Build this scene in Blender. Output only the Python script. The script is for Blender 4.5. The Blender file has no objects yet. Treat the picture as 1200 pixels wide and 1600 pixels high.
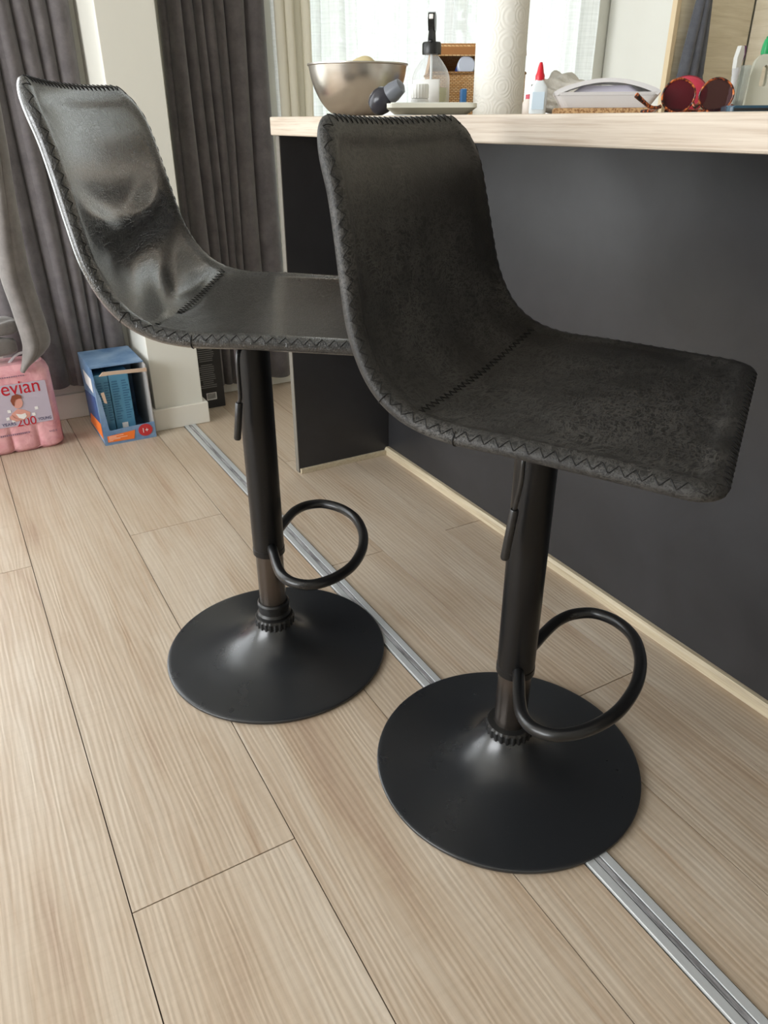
import bpy, bmesh, math, random
from mathutils import Vector, Matrix
C = bpy.context.scene.collection
S = bpy.context.scene
PI = math.pi
random.seed(7)

# ------------------------------------------------------------------ camera, world, light, exposure
cam_d = bpy.data.cameras.new('camera'); cam = bpy.data.objects.new('camera', cam_d); C.objects.link(cam)
S.camera = cam
PITCH, ROLL, YAW = math.radians(27.8108), math.radians(-0.118), math.radians(29.6893)
fwd = Vector((math.sin(YAW)*math.cos(PITCH), math.cos(YAW)*math.cos(PITCH), -math.sin(PITCH)))
rgt = Vector((math.cos(YAW), -math.sin(YAW), 0)); up = rgt.cross(fwd)
r2 = math.cos(ROLL)*rgt + math.sin(ROLL)*up; u2 = -math.sin(ROLL)*rgt + math.cos(ROLL)*up
M = Matrix((r2, u2, -fwd)).transposed().to_4x4(); M.translation = Vector((0, 0, .9))
cam.matrix_world = M
cam_d.sensor_fit = 'VERTICAL'; cam_d.sensor_height = 36; cam_d.sensor_width = 27
cam_d.lens = 1161.33*36/1600; cam_d.clip_start = .02
S.view_settings.view_transform = 'Standard'; S.view_settings.look = 'None'
S.view_settings.gamma = 1; S.view_settings.use_curve_mapping = False
S.view_settings.exposure = .36

W = bpy.data.worlds.new('sky'); S.world = W; W.use_nodes = True
wn = W.node_tree; bg = wn.nodes['Background']
bg.inputs['Color'].default_value = (.90, .96, 1.0, 1); bg.inputs['Strength'].default_value = 1.1

def area(name, loc, rot, sx, sy, power, col=(1, 1, 1)):
    d = bpy.data.lights.new(name, 'AREA'); d.shape = 'RECTANGLE'; d.size = sx; d.size_y = sy
    d.energy = power; d.color = col
    o = bpy.data.objects.new(name, d); o.location = loc; o.rotation_euler = rot; C.objects.link(o); return o
area('daylight_back', (1.80, 2.86, 1.25), (-PI/2, 0, 0), 1.3, 2.2, 16, (.94, .98, 1))
area('daylight_back_left', (-.95, 2.86, 1.3), (-PI/2, 0, 0), 1.9, 2.1, 42, (.95, .98, 1))
area('daylight_side', (-3.40, .9, 1.35), (PI/2, 0, -PI/2), 2.8, 1.9, 150, (.96, .98, 1))

# ------------------------------------------------------------------ node material helpers
def mat(name, col, rough=.5, metal=0, spec=.5, **kw):
    m = bpy.data.materials.new(name); m.use_nodes = True
    b = m.node_tree.nodes['Principled BSDF']
    b.inputs['Base Color'].default_value = (*col, 1); b.inputs['Roughness'].default_value = rough
    b.inputs['Metallic'].default_value = metal; b.inputs['Specular IOR Level'].default_value = spec
    for k, v in kw.items(): b.inputs[k].default_value = v
    return m
def srgb(r, g, b):
    f = lambda c: ((c/255+.055)/1.055)**2.4 if c/255 > .04045 else c/255/12.92
    return (f(r), f(g), f(b))
def N(m, t, **kw):
    n = m.node_tree.nodes.new(t)
    for k, v in kw.items():
        if hasattr(n, k): setattr(n, k, v)
        else: n.inputs[k].default_value = v
    return n
def L(m, a, b): m.node_tree.links.new(a, b)
def B(m): return m.node_tree.nodes['Principled BSDF']
def coords(m, scale=(1, 1, 1), kind='Object', rot=(0, 0, 0)):
    t = N(m, 'ShaderNodeTexCoord'); mp = N(m, 'ShaderNodeMapping')
    mp.inputs['Scale'].default_value = scale; mp.inputs['Rotation'].default_value = rot
    L(m, t.outputs[kind], mp.inputs['Vector']); return mp.outputs['Vector']
def ramp(m, fac, stops):
    r = N(m, 'ShaderNodeValToRGB'); e = r.color_ramp.elements
    while len(e) < len(stops): e.new(.5)
    for i, (p, c) in enumerate(stops):
        e[i].position = p; e[i].color = (*c, 1) if len(c) == 3 else c
    L(m, fac, r.inputs['Fac']); return r.outputs['Color']
def bump(m, h, strength=.3, dist=.002, prev=None):
    b = N(m, 'ShaderNodeBump'); b.inputs['Strength'].default_value = strength; b.inputs['Distance'].default_value = dist
    L(m, h, b.inputs['Height'])
    if prev: L(m, prev, b.inputs['Normal'])
    return b.outputs['Normal']
def noise(m, v, scale, detail=4, rough=.5, dist=0):
    n = N(m, 'ShaderNodeTexNoise'); n.inputs['Scale'].default_value = scale; n.inputs['Detail'].default_value = detail
    n.inputs['Roughness'].default_value = rough; n.inputs['Distortion'].default_value = dist
    L(m, v, n.inputs['Vector']); return n.outputs['Fac']
def mixc(m, fac, a, b, mode='MIX'):
    x = N(m, 'ShaderNodeMix'); x.data_type = 'RGBA'; x.blend_type = mode
    for s, v in ((x.inputs['Factor'], fac), (x.inputs['A'], a), (x.inputs['B'], b)):
        pass
    ins = [i for i in x.inputs if i.type == 'RGBA']
    fi = [i for i in x.inputs if i.type == 'VALUE' and i.enabled][0]
    for s, v in ((fi, fac), (ins[0], a), (ins[1], b)):
        if hasattr(v, 'is_output') or isinstance(v, bpy.types.NodeSocket): L(m, v, s)
        else: s.default_value = v if not isinstance(v, tuple) or len(v) == 4 else (*v, 1)
    return [o for o in x.outputs if o.type == 'RGBA'][0]
def mathn(m, op, a, b=0.0, clamp=False):
    n = N(m, 'ShaderNodeMath'); n.operation = op; n.use_clamp = clamp
    for i, v in enumerate((a, b)):
        if isinstance(v, bpy.types.NodeSocket): L(m, v, n.inputs[i])
        else: n.inputs[i].default_value = v
    return n.outputs[0]

# floor wood: planks run along Y
def wood_floor():
    m = mat('laminate_oak', (.5, .4, .3), .42)
    at = N(m, 'ShaderNodeAttribute'); at.attribute_name = 'pid'
    t = N(m, 'ShaderNodeTexCoord')
    add = N(m, 'ShaderNodeVectorMath'); add.operation = 'ADD'
    L(m, t.outputs['Object'], add.inputs[0]); L(m, at.outputs['Vector'], add.inputs[1])
    def mp(sc):
        q = N(m, 'ShaderNodeMapping'); q.inputs['Scale'].default_value = sc
        L(m, add.outputs[0], q.inputs['Vector']); return q.outputs['Vector']
    broad = noise(m, mp((5.5, .9, 1)), 1.0, 5, .6, 1.2)
    c1 = ramp(m, broad, [(.26, srgb(186, 160, 138)), (.42, srgb(206, 186, 163)), (.6, srgb(216, 200, 180)), (.75, srgb(226, 213, 196))])
    # cathedral grain: wave bands distorted
    w = N(m, 'ShaderNodeTexWave'); w.wave_type = 'BANDS'; w.bands_direction = 'X'
    w.inputs['Scale'].default_value = 34; w.inputs['Distortion'].default_value = 14; w.inputs['Detail'].default_value = 3
    w.inputs['Detail Scale'].default_value = .5; w.inputs['Detail Roughness'].default_value = .6
    L(m, mp((1, .10, 1)), w.inputs['Vector'])
    g1 = ramp(m, w.outputs['Fac'], [(.0, (.90, .87, .84)), (.45, (1, 1, 1)), (1, (1, 1, 1))])
    fine = noise(m, mp((170, 3.2, 1)), 1, 3, .6)
    g2 = ramp(m, fine, [(.32, (.86, .83, .8)), (.55, (1, 1, 1))])
    cross = noise(m, mp((14, 160, 1)), 1, 2, .5)
    g3 = ramp(m, cross, [(.3, (.955, .95, .94)), (.5, (1, 1, 1))])
    dark = noise(m, mp((22, 1.3, 1)), 1, 4, .65, .8)
    g4 = ramp(m, dark, [(.24, (.50, .38, .30)), (.34, (.86, .79, .73)), (.47, (1, 1, 1))])
    kn = noise(m, mp((9, 5, 1)), 1, 2, .5, .5)
    g5 = ramp(m, kn, [(.17, (.55, .45, .36)), (.24, (1, 1, 1))])
    c = mixc(m, .6, c1, g1, 'MULTIPLY'); c = mixc(m, .8, c, g2, 'MULTIPLY'); c = mixc(m, .8, c, g3, 'MULTIPLY')
    c = mixc(m, .75, c, g4, 'MULTIPLY'); c = mixc(m, .6, c, g5, 'MULTIPLY')
    tone = ramp(m, at.outputs['Fac'], [(0, (.73, .72, .71)), (1, (.83, .825, .82))])
    c = mixc(m, 1.0, c, tone, 'MULTIPLY')
    L(m, c, B(m).inputs['Base Color'])
    h = mathn(m, 'ADD', mathn(m, 'MULTIPLY', w.outputs['Fac'], .6), mathn(m, 'MULTIPLY', fine, .6))
    L(m, bump(m, h, .35, .0008), B(m).inputs['Normal'])
    L(m, ramp(m, fine, [(.3, (.5, .5, .5)), (.6, (.38, .38, .38))]), B(m).inputs['Roughness'])
    return m
def leather(name, face=(.030, .0295, .028), rough=(.36, .5), streak=.6, bumps=.35):
    m = mat(name, face, .4, 0, .5)
    v = coords(m)
    warp = N(m, 'ShaderNodeTexNoise'); warp.inputs['Scale'].default_value = 16; warp.inputs['Detail'].default_value = 3
    L(m, v, warp.inputs['Vector'])
    vm = N(m, 'ShaderNodeVectorMath'); vm.operation = 'MULTIPLY_ADD'
    L(m, warp.outputs['Color'], vm.inputs[0]); vm.inputs[1].default_value = (.035, .035, .035); L(m, v, vm.inputs[2])
    # scratch network: thin iso-lines of stretched noises
    def lines(sc, rot, w):
        q = N(m, 'ShaderNodeMapping'); q.inputs['Scale'].default_value = sc; q.inputs['Rotation'].default_value = rot
        L(m, vm.outputs[0], q.inputs['Vector'])
        n = noise(m, q.outputs['Vector'], 1, 2, .55)
        d = mathn(m, 'ABSOLUTE', mathn(m, 'SUBTRACT', n, .5))
        return mathn(m, 'SUBTRACT', 1.0, mathn(m, 'DIVIDE', d, w), True)
    l1 = lines((170, 30, 150), (.35, .2, .35), .05); l2 = lines((150, 34, 170), (-.5, .3, -.7), .045)
    l3 = lines((40, 150, 70), (.2, -.6, .3), .035)
    ls = mathn(m, 'MAXIMUM', mathn(m, 'MAXIMUM', l1, l2), l3)
    patch = noise(m, v, 9, 4, .6)
    pm = ramp(m, patch, [(.38, (.10, .10, .10)), (.62, (1, 1, 1))])
    f = mathn(m, 'MULTIPLY', mathn(m, 'MULTIPLY', ls, pm), streak)
    cloud = noise(m, v, 40, 5, .7)
    base = ramp(m, cloud, [(.3, tuple(c*.75 for c in face)), (.7, tuple(c*1.35 for c in face))])
    c = mixc(m, f, base, (face[0]*6, face[1]*5.9, face[2]*5.8))
    L(m, c, B(m).inputs['Base Color'])
    r = mathn(m, 'ADD', rough[0], mathn(m, 'MULTIPLY', patch, rough[1]-rough[0]))
    r = mathn(m, 'ADD', r, mathn(m, 'MULTIPLY', f, .1))
    L(m, r, B(m).inputs['Roughness'])
    grain = N(m, 'ShaderNodeTexVoronoi'); grain.inputs['Scale'].default_value = 520; L(m, v, grain.inputs['Vector'])
    nb = bump(m, grain.outputs['Distance'], .12, .0006)
    nb = bump(m, ls, -bumps, .0006, nb) if False else bump(m, mathn(m, 'SUBTRACT', 1.0, ls), bumps, .0005, nb)
    L(m, nb, B(m).inputs['Normal'])
    return m
def cloth(name, c1, c2, scale=60, rough=.85, sheen=.35):
    m = mat(name, c1, rough, 0, .2); B(m).inputs['Sheen Weight'].default_value = sheen; B(m).inputs['Sheen Roughness'].default_value = .5
    v = coords(m)
    n = noise(m, v, 18, 6, .7); L(m, ramp(m, n, [(.3, c1), (.7, c2)]), B(m).inputs['Base Color'])
    f = noise(m, v, 500, 2, .5); L(m, bump(m, f, .2, .001), B(m).inputs['Normal'])
    return m
def wood_top(name, a, b, rot=(0, 0, 0), sx=1., sy=1.):
    m = mat(name, a, .5)
    v = coords(m, (42*sx, 1.1*sy, 42), 'Object', rot)
    n = noise(m, v, 1.6, 5, .6, 1.2); f = noise(m, coords(m, (150*sx, 7*sy, 330), 'Object', rot), 1, 3, .6)
    c = ramp(m, n, [(.3, a), (.62, b)]); c = mixc(m, .9, c, ramp(m, f, [(.34, (.80, .75, .71)), (.52, (1, 1, 1))]), 'MULTIPLY')
    L(m, c, B(m).inputs['Base Color']); L(m, bump(m, f, .25, .0006), B(m).inputs['Normal'])
    return m
def metal_black(name, c, rough, spec=.5, speck=.02):
    m = mat(name, c, rough, 0, spec)
    v = coords(m)
    n = noise(m, v, 700, 2, .5); L(m, bump(m, n, .06, .0004), B(m).inputs['Normal'])
    big = noise(m, v, 14, 4, .6)
    L(m, mathn(m, 'ADD', rough-.05, mathn(m, 'MULTIPLY', big, .12)), B(m).inputs['Roughness'])
    vo = N(m, 'ShaderNodeTexVoronoi'); vo.inputs['Scale'].default_value = 60; L(m, v, vo.inputs['Vector'])
    s = ramp(m, vo.outputs['Distance'], [(.03, (.25, .25, .24)), (.045, c)])
    L(m, mixc(m, speck*8, c, s), B(m).inputs['Base Color'])
    return m
def glassy(name, col=(1, 1, 1), t=.85, rough=.03, tint=None):
    # thin clear plastic or pane: see-through with a clear reflection
    m = bpy.data.materials.new(name); m.use_nodes = True; nt = m.node_tree; nt.nodes.clear()
    o = nt.nodes.new('ShaderNodeOutputMaterial'); tr = nt.nodes.new('ShaderNodeBsdfTransparent'); gl = nt.nodes.new('ShaderNodeBsdfPrincipled')
    gl.inputs['Base Color'].default_value = (*col, 1); gl.inputs['Roughness'].default_value = rough
    tr.inputs['Color'].default_value = (*(tint or col), 1)
    mx = nt.nodes.new('ShaderNodeMixShader'); lw = nt.nodes.new('ShaderNodeLayerWeight'); lw.inputs['Blend'].default_value = .35
    mr = nt.nodes.new('ShaderNodeMapRange'); mr.inputs['To Min'].default_value = 1-t; mr.inputs['To Max'].default_value = min(1, 1-t+.45)
    nt.links.new(lw.outputs['Facing'], mr.inputs['Value']); nt.links.new(mr.outputs[0], mx.inputs[0])
    nt.links.new(tr.outputs[0], mx.inputs[1]); nt.links.new(gl.outputs[0], mx.inputs[2]); nt.links.new(mx.outputs[0], o.inputs[0])
    return m
def sheer_mat():
    m = bpy.data.materials.new('sheer_voile'); m.use_nodes = True; nt = m.node_tree; nt.nodes.clear()
    o = nt.nodes.new('ShaderNodeOutputMaterial'); tr = nt.nodes.new('ShaderNodeBsdfTransparent')
    tl = nt.nodes.new('ShaderNodeBsdfTranslucent'); df = nt.nodes.new('ShaderNodeBsdfDiffuse')
    tl.inputs['Color'].default_value = (.93, .94, .93, 1); df.inputs['Color'].default_value = (.9, .9, .89, 1)
    a = nt.nodes.new('ShaderNodeMixShader'); a.inputs[0].default_value = .35
    nt.links.new(tl.outputs[0], a.inputs[1]); nt.links.new(df.outputs[0], a.inputs[2])
    mx = nt.nodes.new('ShaderNodeMixShader')
    v = coords(m, (90, 90, 1.5)); n = noise(m, v, 1.0, 4, .6)
    v2 = coords(m, (5, 5, 160)); n2 = noise(m, v2, 1.0, 3, .6)
    r = ramp(m, mathn(m, 'ADD', mathn(m, 'MULTIPLY', n, .6), mathn(m, 'MULTIPLY', n2, .4)), [(.35, (.48,)*3), (.65, (.72,)*3)])
    nt.links.new(r, mx.inputs[0])
    nt.links.new(tr.outputs[0], mx.inputs[1]); nt.links.new(a.outputs[0], mx.inputs[2]); nt.links.new(mx.outputs[0], o.inputs[0])
    return m

FLOOR = wood_floor()
WALL = mat('wall_paint', srgb(230, 229, 220), .7)
nn = noise(WALL, coords(WALL), 220, 3, .6); L(WALL, bump(WALL, nn, .12, .001), B(WALL).inputs['Normal'])
CEIL = mat('ceiling_paint', (.85, .85, .83), .8)
SKIRT = mat('skirting_paint', srgb(236, 232, 222), .45)
PVC = mat('window_frame_white', (.85, .86, .86), .35)
PANE = glassy('window_pane', (1, 1, 1), .94)
VELVET = cloth('grey_velvet', srgb(88, 84, 86), srgb(116, 111, 112))
VELVETL = cloth('grey_velvet_warm', srgb(104, 100, 98), srgb(132, 127, 124))
SHEER = sheer_mat()
LEATHER = leather('charcoal_leather', (.021, .0205, .0198), (.42, .56), .68, .3)
B(LEATHER).inputs['Specular IOR Level'].default_value = .38
LEATHER2 = leather('glossy_charcoal_leather', (.020, .0205, .021), (.22, .36), .45, 1.0)
B(LEATHER2).inputs['Coat Weight'].default_value = .7; B(LEATHER2).inputs['Coat Roughness'].default_value = .2; B(LEATHER2).inputs['Coat IOR'].default_value = 1.6
THREAD = mat('black_thread', (.009, .009, .010), .7)
BASEM = metal_black('matt_black_base', (.015, .0165, .019), .28, .75)
TUBEM = metal_black('matt_black_tube', (.005, .005, .0055), .30, .3, .0)
RINGM = metal_black('black_footrest_steel', (.008, .008, .0085), .28, .5, 0)
INNER = mat('black_chrome_tube', (.10, .085, .075), .22, .85)
PLAST = mat('black_plastic', (.012, .012, .012), .35)
WTOP = wood_top('pale_wood_worktop', srgb(192, 177, 160), srgb(210, 198, 182))
BLKPANEL = mat('black_laminate_panel', (.022, .022, .024), .4)
v = coords(BLKPANEL); n = noise(BLKPANEL, v, 3.2, 6, .6, .6)
L(BLKPANEL, ramp(BLKPANEL, n, [(.3, (.46,)*3), (.7, (.35,)*3)]), B(BLKPANEL).inputs['Roughness'])
n2 = noise(BLKPANEL, v, 6, 5, .65, .4); L(BLKPANEL, ramp(BLKPANEL, n2, [(.35, (.020, .020, .022)), (.75, (.030, .030, .033))]), B(BLKPANEL).inputs['Base Color'])
EDGE = mat('grey_panel_edge', srgb(118, 114, 106), .5)
BEIGE = wood_top('beige_skirting_wood', srgb(186, 172, 146), srgb(202, 190, 164))
ALU = mat('brushed_aluminium', srgb(208, 211, 212), .38, .35)
nn = noise(ALU, coords(ALU, (300, 2, 300)), 1, 3, .6); L(ALU, bump(ALU, nn, .15, .0004), B(ALU).inputs['Normal'])
ALUW = mat('worn_aluminium', srgb(168, 168, 170), .45, .3)
nn = noise(ALUW, coords(ALUW, (160, 14, 100)), 1, 4, .7); L(ALUW, ramp(ALUW, nn, [(.35, srgb(120, 118, 120)), (.65, srgb(205, 205, 208))]), B(ALUW).inputs['Base Color'])
SEAMM = mat('dark_gap', (.10, .075, .055), .8)

# ------------------------------------------------------------------ geometry helpers
def sm(a, b, x):
    t = min(1, max(0, (x-a)/(b-a))); return t*t*(3-2*t)
def setp(o, label=None, cat=None, group=None, kind=None):
    if label: o['label'] = label
    if cat: o['category'] = cat
    if group: o['group'] = group
    if kind: o['kind'] = kind
    return o
def thing(name, label, cat, loc=(0, 0, 0), rz=0, group=None):
    o = bpy.data.objects.new(name, None); C.objects.link(o); o.empty_display_size = .05
    o.location = loc; o.rotation_euler = (0, 0, rz); return setp(o, label, cat, group)
def link(name, bm, m, parent=None, smooth=False, angle=35, loc=None, rot=None):
    bmesh.ops.recalc_face_normals(bm, faces=bm.faces[:])
    me = bpy.data.meshes.new(name); bm.to_mesh(me); bm.free()
    ms = m if isinstance(m, (list, tuple)) else [m]
    for x in ms: me.materials.append(x)
    if smooth:
        for p in me.polygons: p.use_smooth = True
        if angle < 180: me.set_sharp_from_angle(angle=math.radians(angle))
    o = bpy.data.objects.new(name, me); C.objects.link(o)
    if parent: o.parent = parent
    if loc: o.location = loc
    if rot: o.rotation_euler = rot
    return o
def box(bm, x0, x1, y0, y1, z0, z1, bev=0, mi=0):
    r = bmesh.ops.create_cube(bm, size=1, matrix=Matrix.Translation(((x0+x1)/2, (y0+y1)/2, (z0+z1)/2)) @ Matrix.Diagonal((abs(x1-x0), abs(y1-y0), abs(z1-z0), 1)))
    vs = r['verts']; fs = set(f for v_ in vs for f in v_.link_faces)
    for f in fs: f.material_index = mi
    if bev:
        es = list(set(e for v_ in vs for e in v_.link_edges))
        bmesh.ops.bevel(bm, geom=es, offset=bev, segments=2, profile=.5, affect='EDGES')
    return vs
def BX(name, x0, x1, y0, y1, z0, z1, m, parent=None, bev=.002, **k):
    bm = bmesh.new(); box(bm, x0, x1, y0, y1, z0, z1, bev); return link(name, bm, m, parent, **k)
def lathe(bm, prof, seg=48, c=(0, 0, 0), mi=0, close=True):
    rings = []
    for r, z in prof:
        if r < 1e-5: rings.append([bm.verts.new((c[0], c[1], c[2]+z))])
        else: rings.append([bm.verts.new((c[0]+r*math.cos(2*PI*i/seg), c[1]+r*math.sin(2*PI*i/seg), c[2]+z)) for i in range(seg)])
    for a, b in zip(rings, rings[1:]):
        for i in range(seg):
            j = (i+1) % seg
            if len(a) == 1 and len(b) == 1: continue
            if len(a) == 1: f = bm.faces.new((a[0], b[j], b[i]))
            elif len(b) == 1: f = bm.faces.new((a[i], a[j], b[0]))
            else: f = bm.faces.new((a[i], a[j], b[j], b[i]))
            f.material_index = mi
    return rings
def LA(name, prof, m, parent=None, seg=48, c=(0, 0, 0), angle=35, **k):
    bm = bmesh.new(); lathe(bm, prof, seg, c); return link(name, bm, m, parent, True, angle, **k)
def catmull(pts, n=8, closed=False):
    P = [Vector(p) for p in pts]; out = []
    L_ = len(P); rng = range(L_ if closed else L_-1)
    for i in rng:
        p1, p2 = P[i], P[(i+1) % L_]
        p0 = P[i-1] if (closed or i > 0) else p1*2-p2
        p3 = P[(i+2) % L_] if (closed or i+2 < L_) else p2*2-p1
        for k in range(n):
            t = k/n
            out.append(.5*((2*p1)+(p2-p0)*t+(2*p0-5*p1+4*p2-p3)*t*t+(3*p1-p0-3*p2+p3)*t**3))
    if not closed: out.append(P[-1])
    return out
def tube(bm, pts, r, seg=10, closed=False, caps=True):
    pts = [Vector(p) for p in pts]; n = len(pts)
    tang = []
    for i in range(n):
        a = pts[i-1] if (closed or i > 0) else pts[i]; b = pts[(i+1) % n] if (closed or i < n-1) else pts[i]
        tang.append((b-a).normalized())
    nrm = tang[0].orthogonal().normalized(); rings = []
    for i in range(n):
        nrm = (nrm-tang[i]*nrm.dot(tang[i])).normalized(); bn = tang[i].cross(nrm)
        rr = r(i/(n-1)) if callable(r) else r
        rings.append([bm.verts.new(pts[i]+rr*(math.cos(2*PI*k/seg)*nrm+math.sin(2*PI*k/seg)*bn)) for k in range(seg)])
    m_ = n if closed else n-1
    for i in range(m_):
        a, b = rings[i], rings[(i+1) % n]
        off = 0
        if closed and i == n-1:
            off = min(range(seg), key=lambda o_: (a[0].co-b[o_].co).length)
        for k in range(seg): bm.faces.new((a[k], a[(k+1) % seg], b[(k+1+off) % seg], b[(k+off) % seg]))
    if not closed and caps: bm.faces.new(rings[0][::-1]); bm.faces.new(rings[-1])
def TU(name, pts, r, m, parent=None, seg=12, closed=False, **k):
    bm = bmesh.new(); tube(bm, pts, r, seg, closed); return link(name, bm, m, parent, True, 50, **k)
def prism(bm, poly, a, b, axis='y', mi=0):
    def V(p, q):
        if axis == 'y': return (p[0], q, p[1])
        if axis == 'z': return (p[0], p[1], q)
        return (q, p[0], p[1])
    A = [bm.verts.new(V(p, a)) for p in poly]; Bv = [bm.verts.new(V(p, b)) for p in poly]
    fs = [bm.faces.new(A), bm.faces.new(Bv[::-1])]
    n = len(poly)
    for i in range(n): fs.append(bm.faces.new((A[i], Bv[i], Bv[(i+1) % n], A[(i+1) % n])))
    for f in fs: f.material_index = mi
def rrect(x0, x1, y0, y1, r, n=5):
    out = []
    for cx, cy, a0 in ((x1-r, y1-r, 0), (x0+r, y1-r, PI/2), (x0+r, y0+r, PI), (x1-r, y0+r, 3*PI/2)):
        for i in range(n+1):
            a = a0+PI/2*i/n; out.append((cx+r*math.cos(a), cy+r*math.sin(a)))
    return out
def text(name, body, m, parent, loc, width, height, rot=(PI/2, 0, 0), depth=.0004):
    cu = bpy.data.curves.new(name+'_cu', 'FONT'); cu.body = body; cu.extrude = .01
    to = bpy.data.objects.new(name+'_cu', cu); C.objects.link(to)
    bpy.context.view_layer.update()
    me = bpy.data.meshes.new_from_object(to.evaluated_get(bpy.context.evaluated_depsgraph_get()))
    bpy.data.objects.remove(to)
    xs = [v_.co.x for v_ in me.vertices]; ys = [v_.co.y for v_ in me.vertices]
    sx = width/(max(xs)-min(xs)); sy = height/(max(ys)-min(ys)); x0, y0 = min(xs), min(ys)
    for v_ in me.vertices: v_.co = Vector(((v_.co.x-x0)*sx, (v_.co.y-y0)*sy, v_.co.z*depth/.01))
    me.name = name; me.materials.clear(); me.materials.append(m)
    o = bpy.data.objects.new(name, me); C.objects.link(o); o.parent = parent; o.location = loc; o.rotation_euler = rot
    return o

# ------------------------------------------------------------------ the room
XL, XR, YB, YF, H = -3.2, 2.97, 2.62, -3.6, 2.55
LN = [-3.2, -2.96, -2.73, -2.5, -2.27, -2.04, -1.81, -1.58, -1.35, -1.12, -.89, -.665, -.437, -.21, .017, .244, .477, .571]
RN = [.611, .747, .929, 1.16, 1.39, 1.62, 1.85, 2.08, 2.31, 2.54, 2.77, 2.97]
def floor():
    bm = bmesh.new(); lay = bm.verts.layers.float_vector.new('pid')
    rr = random.Random(4)
    box(bm, XL-.15, XR+.15, YF-.15, YB+.15, -.06, -.006, mi=1)
    special = {.017: [.685], .244: [1.684], -.21: [1.654, -.3], .611: [1.313, -.9], .747: [1.905, .705, -.5], .929: [1.322, .1]}
    for lines in (LN, RN):
        for a, b in zip(lines, lines[1:]):
            js = sorted(special.get(a, [rr.uniform(-1.6, -.4), rr.uniform(.6, 1.4)]))
            ys = [YF]+js+[YB]
            for c, d in zip(ys, ys[1:]):
                vs = box(bm, a+.0008, b-.0008, c+.0009, d-.0009, -.01, 0)
                p = (rr.random(), rr.uniform(0, 30), rr.uniform(0, 9))
                for v_ in vs: v_[lay] = (p[0]*3, p[1], p[2])
    o = link('floor', bm, [FLOOR, SEAMM]); setp(o, kind='structure'); return o
floor()
def struct(o): o['kind'] = 'structure'; return o
# metal floor track running along the planks
bm = bmesh.new()
box(bm, .573, .5858, -1.9, 2.352, -.004, .0035, .0008); box(bm, .5962, .609, -1.9, 2.352, -.004, .0035, .0008)
trk = struct(link('trim_1', bm, ALU)); trk['label'] = 'aluminium floor track crossing under the stool bases'
bm = bmesh.new(); box(bm, .5873, .5947, -1.9, 2.352, -.004, .0028, .0006); link('track_insert', bm, ALUW, trk)

def wall_with_openings(name, x0, x1, z0, z1, y0, y1, opens):
    bm = bmesh.new(); xs = x0
    for a, b, c, d in opens:
        if a > xs: box(bm, xs, a, y0, y1, z0, z1)
        if c > z0: box(bm, a, b, y0, y1, z0, c)
        if d < z1: box(bm, a, b, y0, y1, d, z1)
        xs = b
    if xs < x1: box(bm, xs, x1, y0, y1, z0, z1)
    return struct(link(name, bm, WALL))
wall_with_openings('wall_back', XL, XR, 0, H, YB, YB+.16, [(-1.85, -.02, .12, 2.3), (1.13, 2.43, .12, 2.3)])
# left wall with a wide window
bm = bmesh.new()
box(bm, XL-.16, XL, YF, -.55, 0, H); box(bm, XL-.16, XL, 2.35, YB+.16, 0, H)
box(bm, XL-.16, XL, -.55, 2.35, 0, .4); box(bm, XL-.16, XL, -.55, 2.35, 2.3, H)
struct(link('wall_left', bm, WALL))
struct(BX('wall_right', XR, XR+.15, YF, YB+.16, 0, H, WALL))
struct(BX('wall_front', XL-.16, XR+.15, YF-.15, YF, 0, H, WALL))
struct(BX('ceiling', XL-.16, XR+.15, YF-.15, YB+.16, H, H+.1, CEIL))
# pillar standing out of the back wall
struct(BX('wall_pillar', .49, .647, 2.352, YB+.02, 0, H, WALL, bev=.002))
def skirting(name, segs):
    bm = bmesh.new()
    for x0, x1, y0, y1, h in segs:
        box(bm, x0, x1, y0, y1, 0, h, .003)
    return struct(link(name, bm, SKIRT))
skirting('baseboard_pillar', [(.478, .661, 2.340, 2.352, .072), (.478, .490, 2.352, YB-.012, .072), (.647, .661, 2.352, YB-.012, .072)])
skirting('baseboard_back', [(XL, .478, YB-.014, YB, .085), (.661, 2.5, YB-.014, YB, .07)])
def window(name, x0, x1, z0, z1, y, mull):
    bm = bmesh.new(); t = .055
    box(bm, x0, x1, y, y+.06, z0, z0+t, .003); box(bm, x0, x1, y, y+.06, z1-t, z1, .003)
    box(bm, x0, x0+t, y, y+.06, z0+t, z1-t, .003); box(bm, x1-t, x1, y, y+.06, z0+t, z1-t, .003)
    for mx in mull: box(bm, mx-.04, mx+.04, y, y+.06, z0+t, z1-t, .003)
    w = struct(link(name, bm, PVC))
    bm = bmesh.new(); box(bm, x0+t, x1-t, y+.026, y+.034, z0+t, z1-t); link('pane', bm, PANE, w)
    return w
window('window_1', 1.13, 2.43, .12, 2.3, YB+.06, [1.80])
window('window_2', -1.85, -.02, .12, 2.3, YB+.06, [-.93])
w3 = window('window_3', -1.45, 1.45, .4, 2.3, 0, [0])
w3.rotation_euler = (0, 0, PI/2); w3.location = (XL-.03, .9, 0)
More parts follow.
